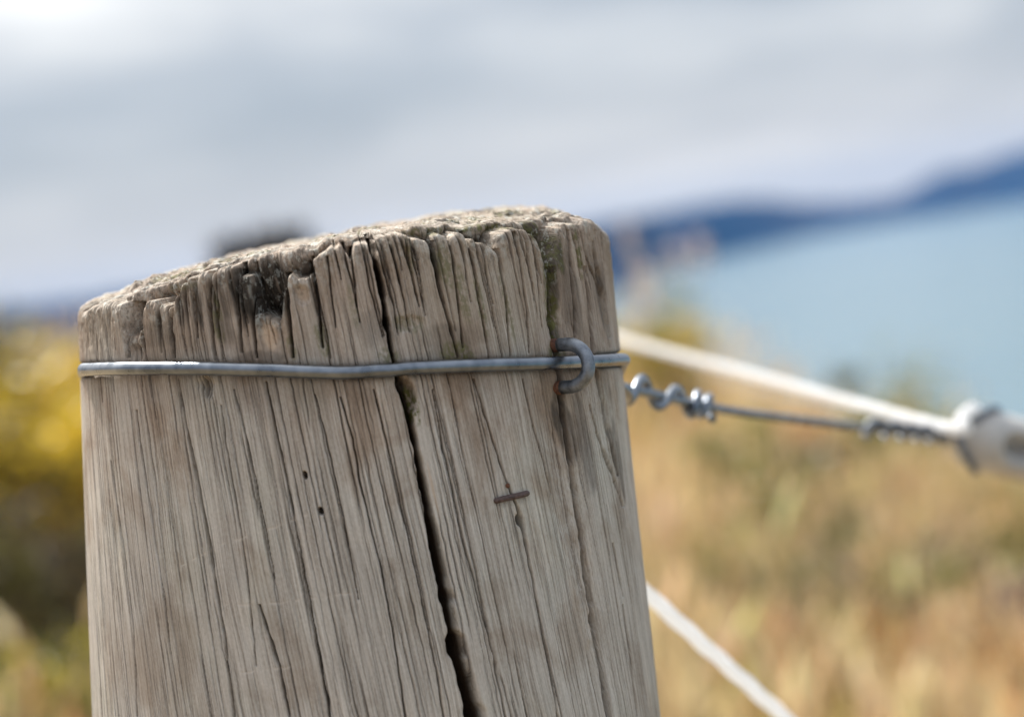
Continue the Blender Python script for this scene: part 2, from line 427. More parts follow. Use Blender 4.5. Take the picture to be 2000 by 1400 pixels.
LIP = [(150,612),(157,600),(170,592),(200,590),(228,594),(233,640),(240,668),(247,655),(262,655),(271,640),(275,600),(283,587),(295,584),(302,598),(306,594),(316,594),(327,603),(330,620),(333,598),(342,565),(352,547),(363,541),(372,545),(374,560),(378,540),(390,529),(400,527),(403,545),(407,535),(415,526),(425,523),(432,527),(440,518),(452,522),(456,548),(462,540),(470,537),(485,540),(492,560),(496,616),(510,613),(525,620),(545,627),(550,610),(554,560),(560,540),(568,535),(580,545),(595,545),(606,531),(609,550),(612,508),(620,500),(636,490),(650,481),(662,481),(671,488),(680,500),(684,510),(688,490),(693,478),(705,474),(718,477),(722,490),(728,490),(732,470),(745,460),(760,454),(772,452),(778,459),(786,456),(796,455),(806,463),(818,462),(832,466),(840,475),(844,480),(848,460),(860,453),(872,457),(878,470),(884,457),(896,451),(908,458),(916,475),(921,466),(932,470),(944,472),(958,478),(968,487),(972,490),(974,468),(986,453),(998,447),(1012,444),(1026,446),(1036,450),(1046,465),(1056,490),(1064,515),(1072,540),(1080,520),(1088,480),(1092,445),(1098,438),(1112,437),(1126,439),(1132,450),(1138,430),(1150,424),(1165,428),(1178,438),(1188,460)]
RECESS = [(150,2),(228,3),(240,7),(270,6),(300,5),(400,4),(455,5),(470,5),(495,6),(545,6),(560,5),(610,5),(700,5),(740,4),(840,5),(960,7),(1030,5),(1060,7),(1078,8),(1095,4),(1130,4),(1150,2),(1190,1)]
INNER = [(157,603),(175,592),(200,585),(240,569),(300,549),(400,521),(500,499),(600,479),(700,459),(740,450),(800,444),(850,440),(900,437),(950,434),(1000,431),(1060,428),(1090,422),(1120,419),(1150,422),(1175,434),(1190,458)]
BACK = [(200,581),(240,564),(300,543),(350,528),(400,514),(450,503),(500,491),(550,481),(600,470),(650,460),(700,449),(735,442),(780,436),(850,424),(950,412),(1040,405),(1085,404),(1100,411),(1130,420),(1150,428)]

# px polylines: (points (x, y, half width px), depth mm, sharpness)
CRACKS = [
 ([(720,448,6),(745,560,6),(757,640,5),(768,700,4),(778,735,4.5),(790,770,7),(799,810,5.5),(812,870,5.5),(830,960,7),(848,1050,8),(868,1150,9),(890,1260,11),(912,1340,12.5),(938,1430,14)], 22, 6),
 ([(1076,520,6),(1084,600,6),(1090,680,5),(1094,740,5),(1098,800,3.5),(1112,870,3),(1130,980,3),(1150,1100,3.5),(1168,1220,4),(1185,1330,4.5),(1200,1430,5)], 5, 3),
 ([(345,740,1.2),(360,830,2),(378,910,2.4),(395,1000,2.2),(407,1062,3),(420,1140,2),(440,1260,2),(460,1420,2)], 5, 2),
 ([(518,745,1.4),(540,850,2),(560,940,1.7),(580,1050,1.6),(600,1150,1.6),(622,1270,1.6),(648,1420,1.8)], 4, 2),
 ([(262,800,1.4),(268,860,1.6),(285,960,1.3),(300,1060,1),(318,1160,1.2),(330,1260,1)], 2.5, 2),
 ([(665,775,1.2),(690,860,1.6),(705,950,1.6),(725,1030,1.2),(745,1110,1.4),(770,1250,1.3),(795,1420,1.4)], 3, 2),
 ([(843,470,5),(852,520,5),(864,580,3),(880,640,2.4),(895,700,1.8)], 6, 2),
 ([(845,760,1.2),(862,860,1.6),(885,960,1.7),(905,1060,1.3),(925,1130,1.3),(960,1270,1.5),(990,1420,1.6)], 3, 2),
 ([(925,740,1.2),(960,850,1.5),(985,930,1.5),(1008,985,1.5),(1017,1012,3.5),(1028,1070,2.2),(1045,1160,1.7),(1070,1290,1.6),(1092,1420,1.6)], 3.5, 2),
 ([(1020,740,1.2),(1040,830,1.5),(1062,900,1.3),(1078,965,1)], 2.5, 2),
 ([(917,470,3),(930,550,2),(945,640,1.5),(955,700,1.2)], 4, 2), ([(973,485,3),(985,560,1.8),(990,620,1.7),(997,700,1.2)], 4, 2),
 ([(1005,452,2),(1020,540,2),(1030,610,1.5),(1034,690,1.2)], 3.5, 2), ([(1035,450,1.5),(1050,540,1.5),(1060,640,1)], 2, 2),
 ([(757,455,2.5),(772,510,2),(790,590,1.4),(800,650,1)], 3.5, 2), ([(779,455,3),(800,520,1.8),(820,600,1.3)], 3, 2), ([(878,460,3),(892,560,2),(905,680,1.6)], 4, 2),
 ([(553,530,4),(562,610,4),(572,700,2.5)], 5, 2), ([(609,520,4),(618,580,3.5),(630,680,2)], 6, 2), ([(403,530,4),(405,590,3),(413,660,2),(418,705,1.5)], 5, 2),
 ([(374,545,4),(378,600,3),(384,660,2)], 5, 2), ([(330,595,4),(330,640,3),(338,700,2)], 5, 2), ([(303,590,3),(306,640,2),(312,690,1.5)], 3.5, 2), ([(234,590,5),(236,640,5),(246,700,3)], 6, 2),
 ([(456,525,4),(462,590,3),(470,690,2)], 5, 2), ([(490,540,3),(492,620,3),(500,700,1.6)], 5, 2), ([(685,480,4),(690,530,2.2),(698,600,1.4)], 4, 2), ([(640,500,2),(646,560,1.5),(655,640,1)], 2.5, 2),
 ([(1130,440,4),(1140,500,2),(1165,560,2.4),(1180,620,2.4),(1190,680,1.6)], 4, 2), ([(1156,470,2.5),(1166,530,4),(1178,590,4.5),(1190,660,2.5)], 6, 2), ([(1138,520,2),(1146,580,3),(1155,650,3),(1160,700,2)], 4, 2), ([(1166,720,2),(1180,790,3),(1190,850,2.4),(1206,930,1.6)], 4, 2), ([(1105,450,2),(1112,520,2.5),(1120,600,2.5),(1122,660,2)], 4, 2),
 ([(1150,790,2),(1170,850,3),(1195,920,2.5),(1215,990,2)], 4, 2), ([(1195,1060,1.6),(1205,1110,2),(1216,1165,1)], 3, 2), ([(1215,1180,1.3),(1228,1260,1.6),(1245,1400,1.5)], 3, 2),
 ([(730,760,1.2),(752,850,1.5),(770,930,1.2),(800,1060,1.3),(830,1200,1.4),(855,1330,1.4),(870,1420,1.4)], 2.5, 2), ([(455,760,1),(478,850,1.5),(500,950,1.4),(520,1050,1.4),(535,1130,1.2)], 2.5, 2),
 ([(430,790,1),(440,870,1.2),(456,960,1.3),(470,1040,1),(480,1110,1.3),(490,1200,1.3),(500,1300,1)], 2, 2), ([(505,1180,1.5),(522,1230,2.4),(545,1300,2),(565,1400,2)], 3.5, 2),
 ([(210,900,1),(225,1000,1.6),(240,1100,1.6),(255,1230,1.3),(262,1400,1.2)], 2.5, 2), ([(615,770,1),(640,870,1.4),(660,960,1.2),(680,1060,1.2),(700,1170,1)], 2, 2),
]
MOSS = [(1080,590,14,95,.9),(1062,460,26,14,.9),(1084,475,13,60,.65),(1074,520,12,40,.75),(895,690,34,26,.7),(870,520,14,60,.6),(845,450,50,10,.7),(960,440,60,10,.8),(800,500,10,40,.5),(1125,490,7,60,.8),(806,790,12,44,1.0),(630,660,14,40,.6),(570,680,10,30,.5),(420,620,14,60,.5),(1090,690,20,30,.7),(800,632,34,22,.45),(760,700,22,26,.6),(905,580,12,70,.5),(940,600,8,70,.5),(990,600,8,80,.5),(330,560,60,10,.4),(690,600,10,60,.35),(780,430,70,10,.5)]
STAIN_SHADE = [(520,560,44,74,1.0),(478,575,38,70,1.0),(440,575,22,60,.7),(585,520,26,26,.6),(505,700,50,16,.4),(352,600,16,40,.5),(384,590,8,60,.7),(308,640,8,40,.6),(1000,1015,5,40,.35),(998,975,40,16,.25),(430,610,26,70,.5),(300,655,40,30,.3),(245,630,14,50,.6),(1096,820,14,60,.8),(1112,840,10,70,.6),(1126,830,16,40,.35),(1083,480,17,66,.8),(1074,520,14,46,.9),(1172,580,12,80,.7),(1205,900,8,90,.5),(1078,560,16,60,.7),(1110,560,20,110,.45),(1165,560,24,90,.35),(960,465,30,14,.6),(1085,420,26,10,.6),(850,500,12,44,.6),(730,640,50,40,.28),(880,660,70,30,.3),(1140,870,16,120,.5),(880,690,60,14,.3),(1092,655,14,26,.8),(1094,790,12,50,.75)]  # rot, rust and dirt stains; crevice entries also paint in recess shade
FRESH = [(524,655,16,32,1.0),(846,960,3,60,.5),(800,440,14,8,.5),(590,575,14,18,.5)]
SCRATCH = [[(410,1072),(470,1052),(520,1035),(600,1006)],[(440,1182),(500,1181),(560,1176),(640,1164),(725,1158)],[(465,1315),(520,1308),(575,1302)],[(330,1115),(400,1080)]]

FR = [(160,722),(230,719.5),(300,719),(380,719),(450,720.5),(520,722.5),(580,725),(640,727),(690,727),(735,724),(770,722),(800,719),(850,716.5),(900,714.5),(950,712.5),(1010,711),(1080,709),(1140,706),(1190,703.5)]
fx, fy = np.array(FR, float).T
t_w, z_w = hit(fx, fy, extra=0.00195)

def build_post():
    nf, nb, nz = 1560, 130, 760
    lim = rad(106)
    th = np.concatenate([np.linspace(-lim, lim, nf), np.linspace(lim, 2 * np.pi - lim, nb + 2)[1:-1]])
    nc = len(th)
    fx, fy = np.array(INNER, float).T; tf, zf = hit(fx, fy)
    bx, by = np.array(BACK, float).T; tb, zb = hit(bx, by, far=True)
    tb = np.where(tb < 0, tb + 2 * np.pi, tb)
    T = np.concatenate([tf, tb]); Z = np.concatenate([zf, zb]); o = np.argsort(T); T, Z = T[o], Z[o]
    T = np.concatenate([T[-6:] - 2 * np.pi, T, T[:6] + 2 * np.pi]); Z = np.concatenate([Z[-6:], Z, Z[:6]])
    def ztop_of(t):
        return sum(np.interp(t + k * 0.015, T, Z) for k in (-1, 0, 1)) / 3
    ztop = ztop_of(th)
    s = th * R0
    ztop = ztop + 0.0007 * vn(s / 0.0045, s * 0, 40) + 0.0005 * vn(s / 0.002, s * 0 + 3, 41)
    Z0 = -0.128
    t_ = np.linspace(0, 1, nz)[:, None]
    z = Z0 + t_ * (ztop[None, :] - Z0)
    TH = np.broadcast_to(th[None, :], z.shape); Sx = TH * R0
    front = (np.cos(TH) > -0.35)
    wob = 0.0013 * fbm(Sx / 0.05 + 60, z / 0.06 + 60, 30, 3) + 0.0003 * fbm(Sx / 0.008 + 60, z / 0.02 + 60, 33, 3)
    g = Sx + 0.135 * z + wob
    # closed seam at the back: fade the noise there
    dep = 0.0010 * fbm(g / 0.022 + 100, z / 0.20 + 100, 50, 3)
    upz = 0.4 + 0.6 * sstep(-0.006, 0.02, z)
    dep += upz * 0.00012 * fbm(g / 0.0042 + 100, z / 0.10 + 100, 54, 3) + upz * 0.00008 * fbm(g / 0.0013 + 100, z / 0.05 + 100, 58, 3)
    rid = 1 - np.abs(vn(g / 0.0021 + 100, z / 0.07 + 100, 62)) * 2.2
    dep += upz * 0.00016 * np.clip(rid, 0, 1) ** 3 * sstep(-0.2, 0.5, vn(g / 0.012 + 30, z / 0.03 + 30, 63))
    # rougher, chipped wood in the top centimetres
    zl_px, yl_px = np.array(LIP, float).T
    tl, zl = hit(zl_px, yl_px)
    zlip = np.interp(th, tl, zl, left=9, right=9)
    zlip = zlip + 0.0005 * vn(s / 0.0016, s * 0 + 7, 44)
    rx, rm = np.array(RECESS, float).T; tr, _ = hit(rx, rx * 0 + 520)
    rec = np.interp(th, tr, rm * 0.001) * (1 + 0.35 * vn(s / 0.005, s * 0 + 1, 45))
    u = (z - zlip[None, :])
    topz = sstep(-0.030, 0.0, z - ztop[None, :])
    dep += topz * (0.0008 * np.maximum(fbm(g / 0.0055 + 9, z / 0.011 + 9, 66, 4), -0.1) + 0.0006 * fbm(g / 0.0018 + 3, z / 0.005 + 5, 70, 4) + 0.0003 * fbm(g / 0.0005 + 3, z / 0.002 + 5, 76, 2))
    lipw = np.clip(ztop - zlip, 0.0, 0.03)[None, :]
    gap = sstep(-0.0003, 0.0012, u) * np.exp(-np.clip(u, 0, 1) / np.maximum(0.35 * lipw, 0.0012))
    ucl = np.clip(1 + u / 0.0030, 0, 1)
    d_lip = rec[None, :] * (0.75 * sstep(-0.0003, 0.0012, u) + 1.1 * gap) + 0.0016 * (1 - np.sqrt(np.clip(1 - ucl * ucl, 0, 1))) * (zlip < 5)[None, :]
    # recessed wood behind the lip: a coarse second tier with its own columns
    tier = 0.0016 * vn(g / 0.0032 + 11, z / 0.02 + 4, 73) + 0.0009 * vn(g / 0.0013 + 11, z / 0.008 + 4, 74)
    dep += d_lip + tier * sstep(0, 0.002, u) * front
    # bevelled, rounded rim
    e = np.clip(1 - (ztop[None, :] - z) / 0.0035, 0, 1); dep += 0.0026 * (1 - np.sqrt(np.clip(1 - e * e, 0, 1)))
    line = np.zeros_like(z); deep = np.zeros_like(z); moss = np.zeros_like(z); stain_shade = np.zeros_like(z); fresh = np.zeros_like(z); scr_hilite = np.zeros_like(z)

    def carve(tc, zc, hw, depth, sharp, fade_ends=False, linek=0.0):
        """a crack: centre line theta(z), half width (m), depth (m)"""
        o = np.argsort(zc); tc, zc, hw = np.asarray(tc)[o], np.asarray(zc)[o], np.asarray(hw)[o]
        lo = np.searchsorted(th[:nf], tc.min() - 0.05); hi = np.searchsorted(th[:nf], tc.max() + 0.05)
        if hi - lo < 2: return
        zz = z[:, lo:hi]; tt = TH[:, lo:hi]
        c = np.interp(zz, zc, tc) + 0.0022 * vn(zz / 0.004 + tc[0] * 99, zz * 0 + 2.5, 80) + 0.0011 * vn(zz / 0.0013 + tc[0] * 55, zz * 0 + 2.5, 81)
        h = np.interp(zz, zc, hw) * (1 + 0.35 * vn(zz / 0.003 + tc[0] * 31, zz * 0 + 8.5, 82))
        inr = (zz > zc[0]) & (zz < zc[-1] + (0.02 if depth > 0.01 else 0))
        k = np.ones_like(zz)
        if fade_ends:
            L = zc[-1] - zc[0]; k = np.clip((zz - zc[0]) / (0.25 * L), 0, 1) * np.clip((zc[-1] - zz) / (0.25 * L), 0, 1)
        x = np.abs(tt - c) * R0 / np.maximum(h, 1e-5)
        p = np.exp(-(x ** sharp) * 1.2) if sharp <= 3 else 1 / (1 + x ** (2 * sharp) )
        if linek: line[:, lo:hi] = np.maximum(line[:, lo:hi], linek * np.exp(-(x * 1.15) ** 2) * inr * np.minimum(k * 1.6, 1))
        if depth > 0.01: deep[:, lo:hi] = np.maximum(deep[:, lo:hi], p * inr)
        dep[:, lo:hi] = np.maximum(dep[:, lo:hi], dep[:, lo:hi] * 0.5 + depth * p * inr * k) if depth > 0.01 else dep[:, lo:hi] + depth * p * inr * k
    for pts, dmm, sh in CRACKS:
        a = np.array(pts, float); tc, zc = hit(a[:, 0], a[:, 1])
        cz = np.maximum(np.cos(tc), 0.25)
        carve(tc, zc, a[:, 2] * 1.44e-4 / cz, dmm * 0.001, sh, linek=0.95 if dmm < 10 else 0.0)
    r2 = np.random.RandomState(21)
    for k in range(165):
        t0 = r2.uniform(-1.7, 1.75); za = r2.uniform(-0.125, 0.035); L = r2.uniform(0.025, 0.10)
        n = 6; zc = np.linspace(za - L, za, n)
        tc = t0 - 0.135 * (zc - za) / R0 + np.cumsum(r2.normal(0, 0.0022, n))
        hw = r2.uniform(0.9, 1.5) * 1.44e-4 * np.ones(n)
        carve(tc, zc, hw, r2.uniform(0.5, 1.8) * 1e-3 * 0.8, 2, True, linek=r2.uniform(0.7, 1.0))
    for k in range(420):
        t0 = r2.uniform(-1.7, 1.75); za = r2.uniform(-0.125, 0.035); L = r2.uniform(0.015, 0.07)
        zc = np.linspace(za - L, za, 5); tc = t0 - 0.135 * (zc - za) / R0 + np.cumsum(r2.normal(0, 0.0016, 5))
        carve(tc, zc, np.full(5, r2.uniform(0.85, 1.25) * 1.44e-4), r2.uniform(0.15, 0.4) * 1e-3, 2, True, linek=r2.uniform(0.25, 0.75))
    # short cracks running down from the broken top
    for k in range(70):
        t0 = r2.uniform(-1.6, 1.65); za = np.interp(t0, th[:nf], np.minimum(zlip, ztop)[:nf]); L = r2.uniform(0.006, 0.03)
        zc = np.linspace(za - L, za + 0.004, 5); tc = t0 - 0.135 * (zc - za) / R0 + np.cumsum(r2.normal(0, 0.003, 5))
        carve(tc, zc, np.linspace(0.8, 3.0, 5) * 1.44e-4, r2.uniform(1.0, 3.0) * 1e-3, 2, linek=0.8)
    # spots given in the photograph's pixels
    def spot(lst, arr, rough=0.55):
        for (x, y, a, b, k) in lst:
            tc, zc = hit(np.array([x]), np.array([y])); cz = max(math.cos(tc[0]), 0.3)
            lo = np.searchsorted(th[:nf], tc[0] - a * 5e-4 / R0 / cz); hi = np.searchsorted(th[:nf], tc[0] + a * 5e-4 / R0 / cz)
            zz = z[:, lo:hi]; tt = TH[:, lo:hi] + 0.135 * (zz - zc[0]) / R0
            q = ((tt - tc[0]) * R0 * cz / (a * 1.44e-4)) ** 2 + ((zz - zc[0]) / (b * 1.44e-4)) ** 2
            q = q + rough * fbm(tt * R0 / 0.0022 + 50, zz / 0.006 + 50, 90, 3)
            arr[:, lo:hi] = np.maximum(arr[:, lo:hi], k * sstep(1.25, 0.35, q))
    spot(MOSS, moss); spot(STAIN_SHADE, stain_shade); spot(FRESH, fresh, 0.25)
    zw = np.interp(th, t_w, z_w, left=z_w[0], right=z_w[-1])[None, :]
    stain_shade = np.maximum(stain_shade, (0.62 * np.exp(-((z - zw + 0.0003) / 0.0021) ** 2) + 0.22 * np.exp(-((z - zw + 0.006) / 0.006) ** 2) * sstep(-0.3, 0.5, vn(g / 0.004 + 20, z / 0.05, 151))) * front)   # darker band along and just below the wire
    dep += (0.0006 + 0.0018 * sstep(rad(48), rad(80), np.abs((TH + np.pi) % (2 * np.pi) - np.pi))) * np.exp(-((z - zw) / 0.0021) ** 4) * front
    pale = np.exp(-((u + 0.0012) / 0.0016) ** 2) * sstep(-0.4, 0.5, vn(g / 0.003 + 7, z / 0.004 + 7, 152)) * (zlip < 5)[None, :]  # bleached broken lips, with the knob highlights painted in
    scr_hilite = np.maximum(scr_hilite, 0.42 * pale)
    # gentle valleys, chips and beetle holes
    def dent(x, y, a, b, mm, pw=2, rough=0.2, th_tilt=True):
        tc, zc = hit(np.array([x]), np.array([y])); cz = max(math.cos(tc[0]), 0.3)
        tt = TH[:, :nf] + (0.135 * (z[:, :nf] - zc[0]) / R0 if th_tilt else 0)
        q = ((tt - tc[0]) * R0 * cz / (a * 1.44e-4)) ** 2 + ((z[:, :nf] - zc[0]) / (b * 1.44e-4)) ** 2
        m_ = q < 4
        qq = q[m_] + rough * fbm(tt[m_] * R0 / 0.0015 + 20, z[:, :nf][m_] / 0.003 + 20, 95, 3)
        sub = dep[:, :nf]; sub[m_] += mm * 0.001 * np.exp(-np.maximum(qq, 0) ** (pw / 2) * 1.6)
    dent(1125, 1050, 34, 420, 2.2); dent(1090, 640, 26, 90, 3.0); dent(797, 772, 15, 34, 5, 6); dent(783, 752, 10, 20, 8, 6)
    dent(595, 928, 4.5, 8, 6, 6, 0.05); dent(626, 998, 4.5, 8, 6, 6, 0.05); dent(403, 757, 10, 22, 2.0, 6); dent(400, 750, 22, 14, 0.8, 4)
    dent(520, 560, 26, 60, 1.2, 4, 0.5); dent(262, 690, 18, 22, 1.4, 4, 0.5); dent(524, 655, 18, 36, 1.2, 6, 0.1); dent(590, 575, 16, 20, 1.4, 6); dent(800, 632, 30, 16, 1.0, 4, 0.6)
    dent(300, 870, 40, 300, 0.9); dent(1170, 800, 20, 200, 1.4); dent(1012, 1016, 5, 12, 2.5, 4, 0.1)
    for pts in SCRATCH:
        a = np.array(pts, float); tc, zc = hit(a[:, 0], a[:, 1])
        lo = np.searchsorted(th[:nf], tc.min()); hi = np.searchsorted(th[:nf], tc.max())
        zz = z[:, lo:hi]; c = np.interp(TH[:, lo:hi], tc, zc) + 0.0003 * vn(TH[:, lo:hi] * 40, TH[:, lo:hi] * 0, 97)
        k = np.exp(-((zz - c) / 0.00030) ** 2) * sstep(-0.5, 0.3, vn(TH[:, lo:hi] * 60, zz * 0 + 4, 98))
        scr_hilite[:, lo:hi] = np.maximum(scr_hilite[:, lo:hi], 0.55 * k); dep[:, lo:hi] += 0.00012 * k
    fade = sstep(math.cos(rad(106)) - 0.25, math.cos(rad(106)), np.cos(TH)) if False else 1.0
    r = Rz(z) - dep
    r = r + 0.0006 * np.sin(2 * TH + 0.6)
    P1 = np.stack([r * np.sin(TH), -r * np.cos(TH), z], -1)
    # the sawn, weathered top
    nr = 170
    q = np.linspace(0, 1, nr + 1)[1:][:, None] ** 0.9
    rr = r[-1][None, :] * (1 - q)
    THc = np.broadcast_to(th[None, :], rr.shape)
    X = rr * np.sin(THc); Y = -rr * np.cos(THc)
    ratio = np.clip(X / (R0 * 0.99), -0.999, 0.999); a_f = np.arcsin(ratio)
    zf_ = ztop_of(a_f); zb_ = ztop_of(np.pi - a_f)
    hh = np.cos(a_f) * R0
    tt = np.clip((Y + hh) / (2 * hh), 0, 1)
    plane = zf_ * (1 - tt) + zb_ * tt
    edge = np.clip(q * r[-1][None, :] / 0.012, 0, 1)
    lump = 0.0022 * fbm(X / 0.010 + 70, Y / 0.014 + 70, 110, 4) - 0.0018 * np.clip(1 - np.abs(vn(X / 0.011 + 40, Y / 0.008 + 40, 115)) * 5, 0, 1) + 0.0008 * fbm(X / 0.0022 + 70, Y / 0.0022 + 70, 118, 3)
    ann = (R0 - np.hypot(X, Y))
    lump -= 0.0045 * np.exp(-((ann - 0.011 - 0.003 * vn(THc * 4, ann * 0, 120)) / 0.0028) ** 2) * sstep(-0.1, 0.5, np.sin(THc) * 0.9 + 0.3 * vn(THc * 7, ann * 0, 121)) * (np.cos(THc) > 0)
    zc_ = np.broadcast_to(ztop[None, :], rr.shape) * (1 - edge) + plane * edge + lump * edge + 0.0010 * np.sqrt(np.clip(q * 40, 0, 1)) * (1 - edge)
    # the split carries on across the top
    tm, _ = hit(np.array([722.]), np.array([452.]))
    dline = np.abs(X * math.cos(tm[0]) + Y * math.sin(tm[0]) * 1.0 + 0.0006 * vn(Y / 0.004, Y * 0, 122)) / 0.0009
    zc_ -= 0.008 / (1 + dline ** 6) * (Y < 0.03)
    P2 = np.stack([X, Y, zc_], -1)
    # lower part, down into the ground
    zlow = np.array([-1.55, -1.3, -1.1, -0.9, -0.7, -0.5, -0.35, -0.25, -0.18, -0.15])[:, None]
    THl = np.broadcast_to(th[None, :], (10, nc)); wl = np.array([0, 0, 0, 0, 0, 0, 0.2, 0.5, 0.85, 1.0])[:, None]
    gl = THl * R0 + 0.135 * zlow
    rl = Rz(np.broadcast_to(zlow, THl.shape)) - dep[0][None, :] * wl - 0.001 * fbm(gl / 0.02 + 100, THl * 0 + zlow / 0.2 + 100, 50, 3)
    P0 = np.stack([rl * np.sin(THl), -rl * np.cos(THl), np.broadcast_to(zlow, THl.shape)], -1)
    ALL = np.concatenate([P0, P1, P2], 0); nrow = ALL.shape[0]
    gr = np.concatenate([np.stack([gl, np.broadcast_to(zlow, gl.shape), gl * 0], -1), np.stack([g, z, dep], -1),
                         np.stack([X + 0.3 * Y, Y * 0.6 + zc_, zc_ * 0 + 0.001], -1)], 0)
    n1_ = P1.shape[0]; wear_shade_hilite = np.zeros((nrow, nc, 4)); i0 = 10
    wear_shade_hilite[i0:i0 + n1_, :, 0] = moss; wear_shade_hilite[i0:i0 + n1_, :, 1] = stain_shade; wear_shade_hilite[i0:i0 + n1_, :, 2] = fresh; wear_shade_hilite[i0:i0 + n1_, :, 3] = scr_hilite
    wear_shade_hilite[i0 + n1_:, :, 0] = 0.75 * sstep(0.05, 0.5, fbm(X / 0.012 + 20, Y / 0.012 + 20, 130, 3)) * edge
    wear_shade_hilite[i0 + n1_:, :, 1] = 0.5 * sstep(0.1, 0.5, fbm(X / 0.009 + 60, Y / 0.009 + 60, 133, 3)) * edge
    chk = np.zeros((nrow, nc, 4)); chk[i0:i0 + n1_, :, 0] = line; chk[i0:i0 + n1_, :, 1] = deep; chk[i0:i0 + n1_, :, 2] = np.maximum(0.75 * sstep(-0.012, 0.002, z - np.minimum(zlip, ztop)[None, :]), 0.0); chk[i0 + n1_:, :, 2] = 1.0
    V = ALL.reshape(-1, 3)
    Wd = ORG + V[:, :1] * EX + V[:, 1:2] * EY + V[:, 2:] * EZ
    base = ORG + EZ * -1.3
    o = mesh_obj('fence_post', Wd, grid_faces(nrow, nc, True), M_WOOD, attrs={'grain': ('FLOAT_VECTOR', gr.reshape(-1, 3)), 'wear_shade_hilite': ('FLOAT_COLOR', wear_shade_hilite.reshape(-1, 4)), 'check': ('FLOAT_COLOR', chk.reshape(-1, 4))})
    tag(o, 'thick weathered grey wooden fence post with deep splits and a crumbling top', 'fence post')
    return th[:nf], z[:, :nf], r[:, :nf]

TH_, Z_, RR_ = build_post()
def surf_r(t, zq):
    """outermost wood near (theta, z)"""
    j = np.clip(np.searchsorted(TH_, t), 3, len(TH_) - 4); i = int(np.argmin(np.abs(Z_[:, j] - zq)))
    return float(RR_[max(i - 4, 0):i + 5, j - 10 if j > 10 else 0:j + 11].max())

# ------------------------------------------------------------------ fence wire
WR = 0.00195
def helix(A, B, turns, r0, r1, n=40, phase=0.0, wrap=1.0):
    A, B = np.array(A), np.array(B); d = B - A; L = np.linalg.norm(d); d /= L
    u = np.cross(d, [0.1, -0.3, 0.95]); u /= np.linalg.norm(u); v = np.cross(d, u)
    t = np.linspace(0, 1, int(n * turns)); a = phase + 2 * np.pi * turns * t; r = r0 + (r1 - r0) * t
    return A + (t ** wrap * L)[:, None] * d + r[:, None] * (np.cos(a)[:, None] * u + np.sin(a)[:, None] * v)

wire = empty('fence_wire', ORG)
tag(wire, 'galvanised steel wire looped round the post, knotted and tied to the insulator', 'wire')
pts = []
for a, b in zip(t_w, z_w):
    pts.append(on_post(a, b, float(Rz(b)) + 0.0002 + WR - 0.0016 * float(sstep(rad(48), rad(80), abs(a)))))
# round the right side and down the back to the knot
for dg, yy, ex in ((84, 704, 0.0012), (96, 708, 0.0024), (110, 722, 0.002)):
    pts.append(on_post(rad(dg), (700 - yy) * 1.616e-4 + 0.0000 + (-OX * 0), float(R0) + WR + ex))
ZW0 = float(z_w[-1]); 
pts[-3] = on_post(rad(83), ZW0 - 0.0002, R0 + WR - 0.0014); pts[-2] = on_post(rad(95), ZW0 - 0.0014, R0 + WR - 0.0012); pts[-1] = on_post(rad(108), ZW0 - 0.007, R0 + WR + 0.0006)
K0 = P(1205, 754, 0.815); K1 = P(1395, 797, 0.90); K2 = P(1690, 835, 1.03); K3 = P(1848, 853, 1.085)
def coil(xs, r0, r1):
    """turns round the strand: half turns at these photograph columns, bottom first, crossing in front"""
    kk = np.linspace(0, len(xs) - 1, 16 * len(xs)); x = np.interp(kk, np.arange(len(xs)), xs)
    ax = K0 + ((x - 1205) / 190.0)[:, None] * (K1 - K0); ph = np.pi - np.pi * kk; rr_ = np.linspace(r0, r1, len(kk)) * (1 + 0.10 * np.sin(kk * 1.7 + 0.6))
    return ax + (rr_ * np.cos(ph))[:, None] * UP - (rr_ * np.sin(ph))[:, None] * FW
knot = coil([1222, 1251, 1281, 1317, 1346, 1361, 1367, 1385, 1391], 0.0044, 0.0037)
back = [on_post(rad(d_), float(np.interp(d_, [120, 180, 268], [-0.011, -0.008, z_w[0]])), R0 + WR + 0.0006) for d_ in (128, 150, 180, 210, 240, 262)]
start = spline([K0] + back, 8)
tube('post_loop', np.vstack([start, spline(pts, 8)]), WR, M_GALV, wire, 18)
tube('knot', np.vstack([spline([pts[-1], pts[-1] * 0.4 + knot[0] * 0.6 + 0.002 * RT, knot[0]], 6)[:-1], knot]), np.concatenate([np.linspace(WR, 0.0017, 12), np.full(len(knot), 0.0017)]), M_GALV, wire, 16)
tube('strand', spline([K0, K1, P(1540, 817, 0.965), K2, K3, P(1900, 862, 1.10)], 8), 0.0018, M_GALV, wire, 14)
tube('end_twist', helix(K2, K3, 5.2, 0.0034, 0.0030, phase=1.0, wrap=0.85), 0.0016, M_STAPLE, wire, 12)

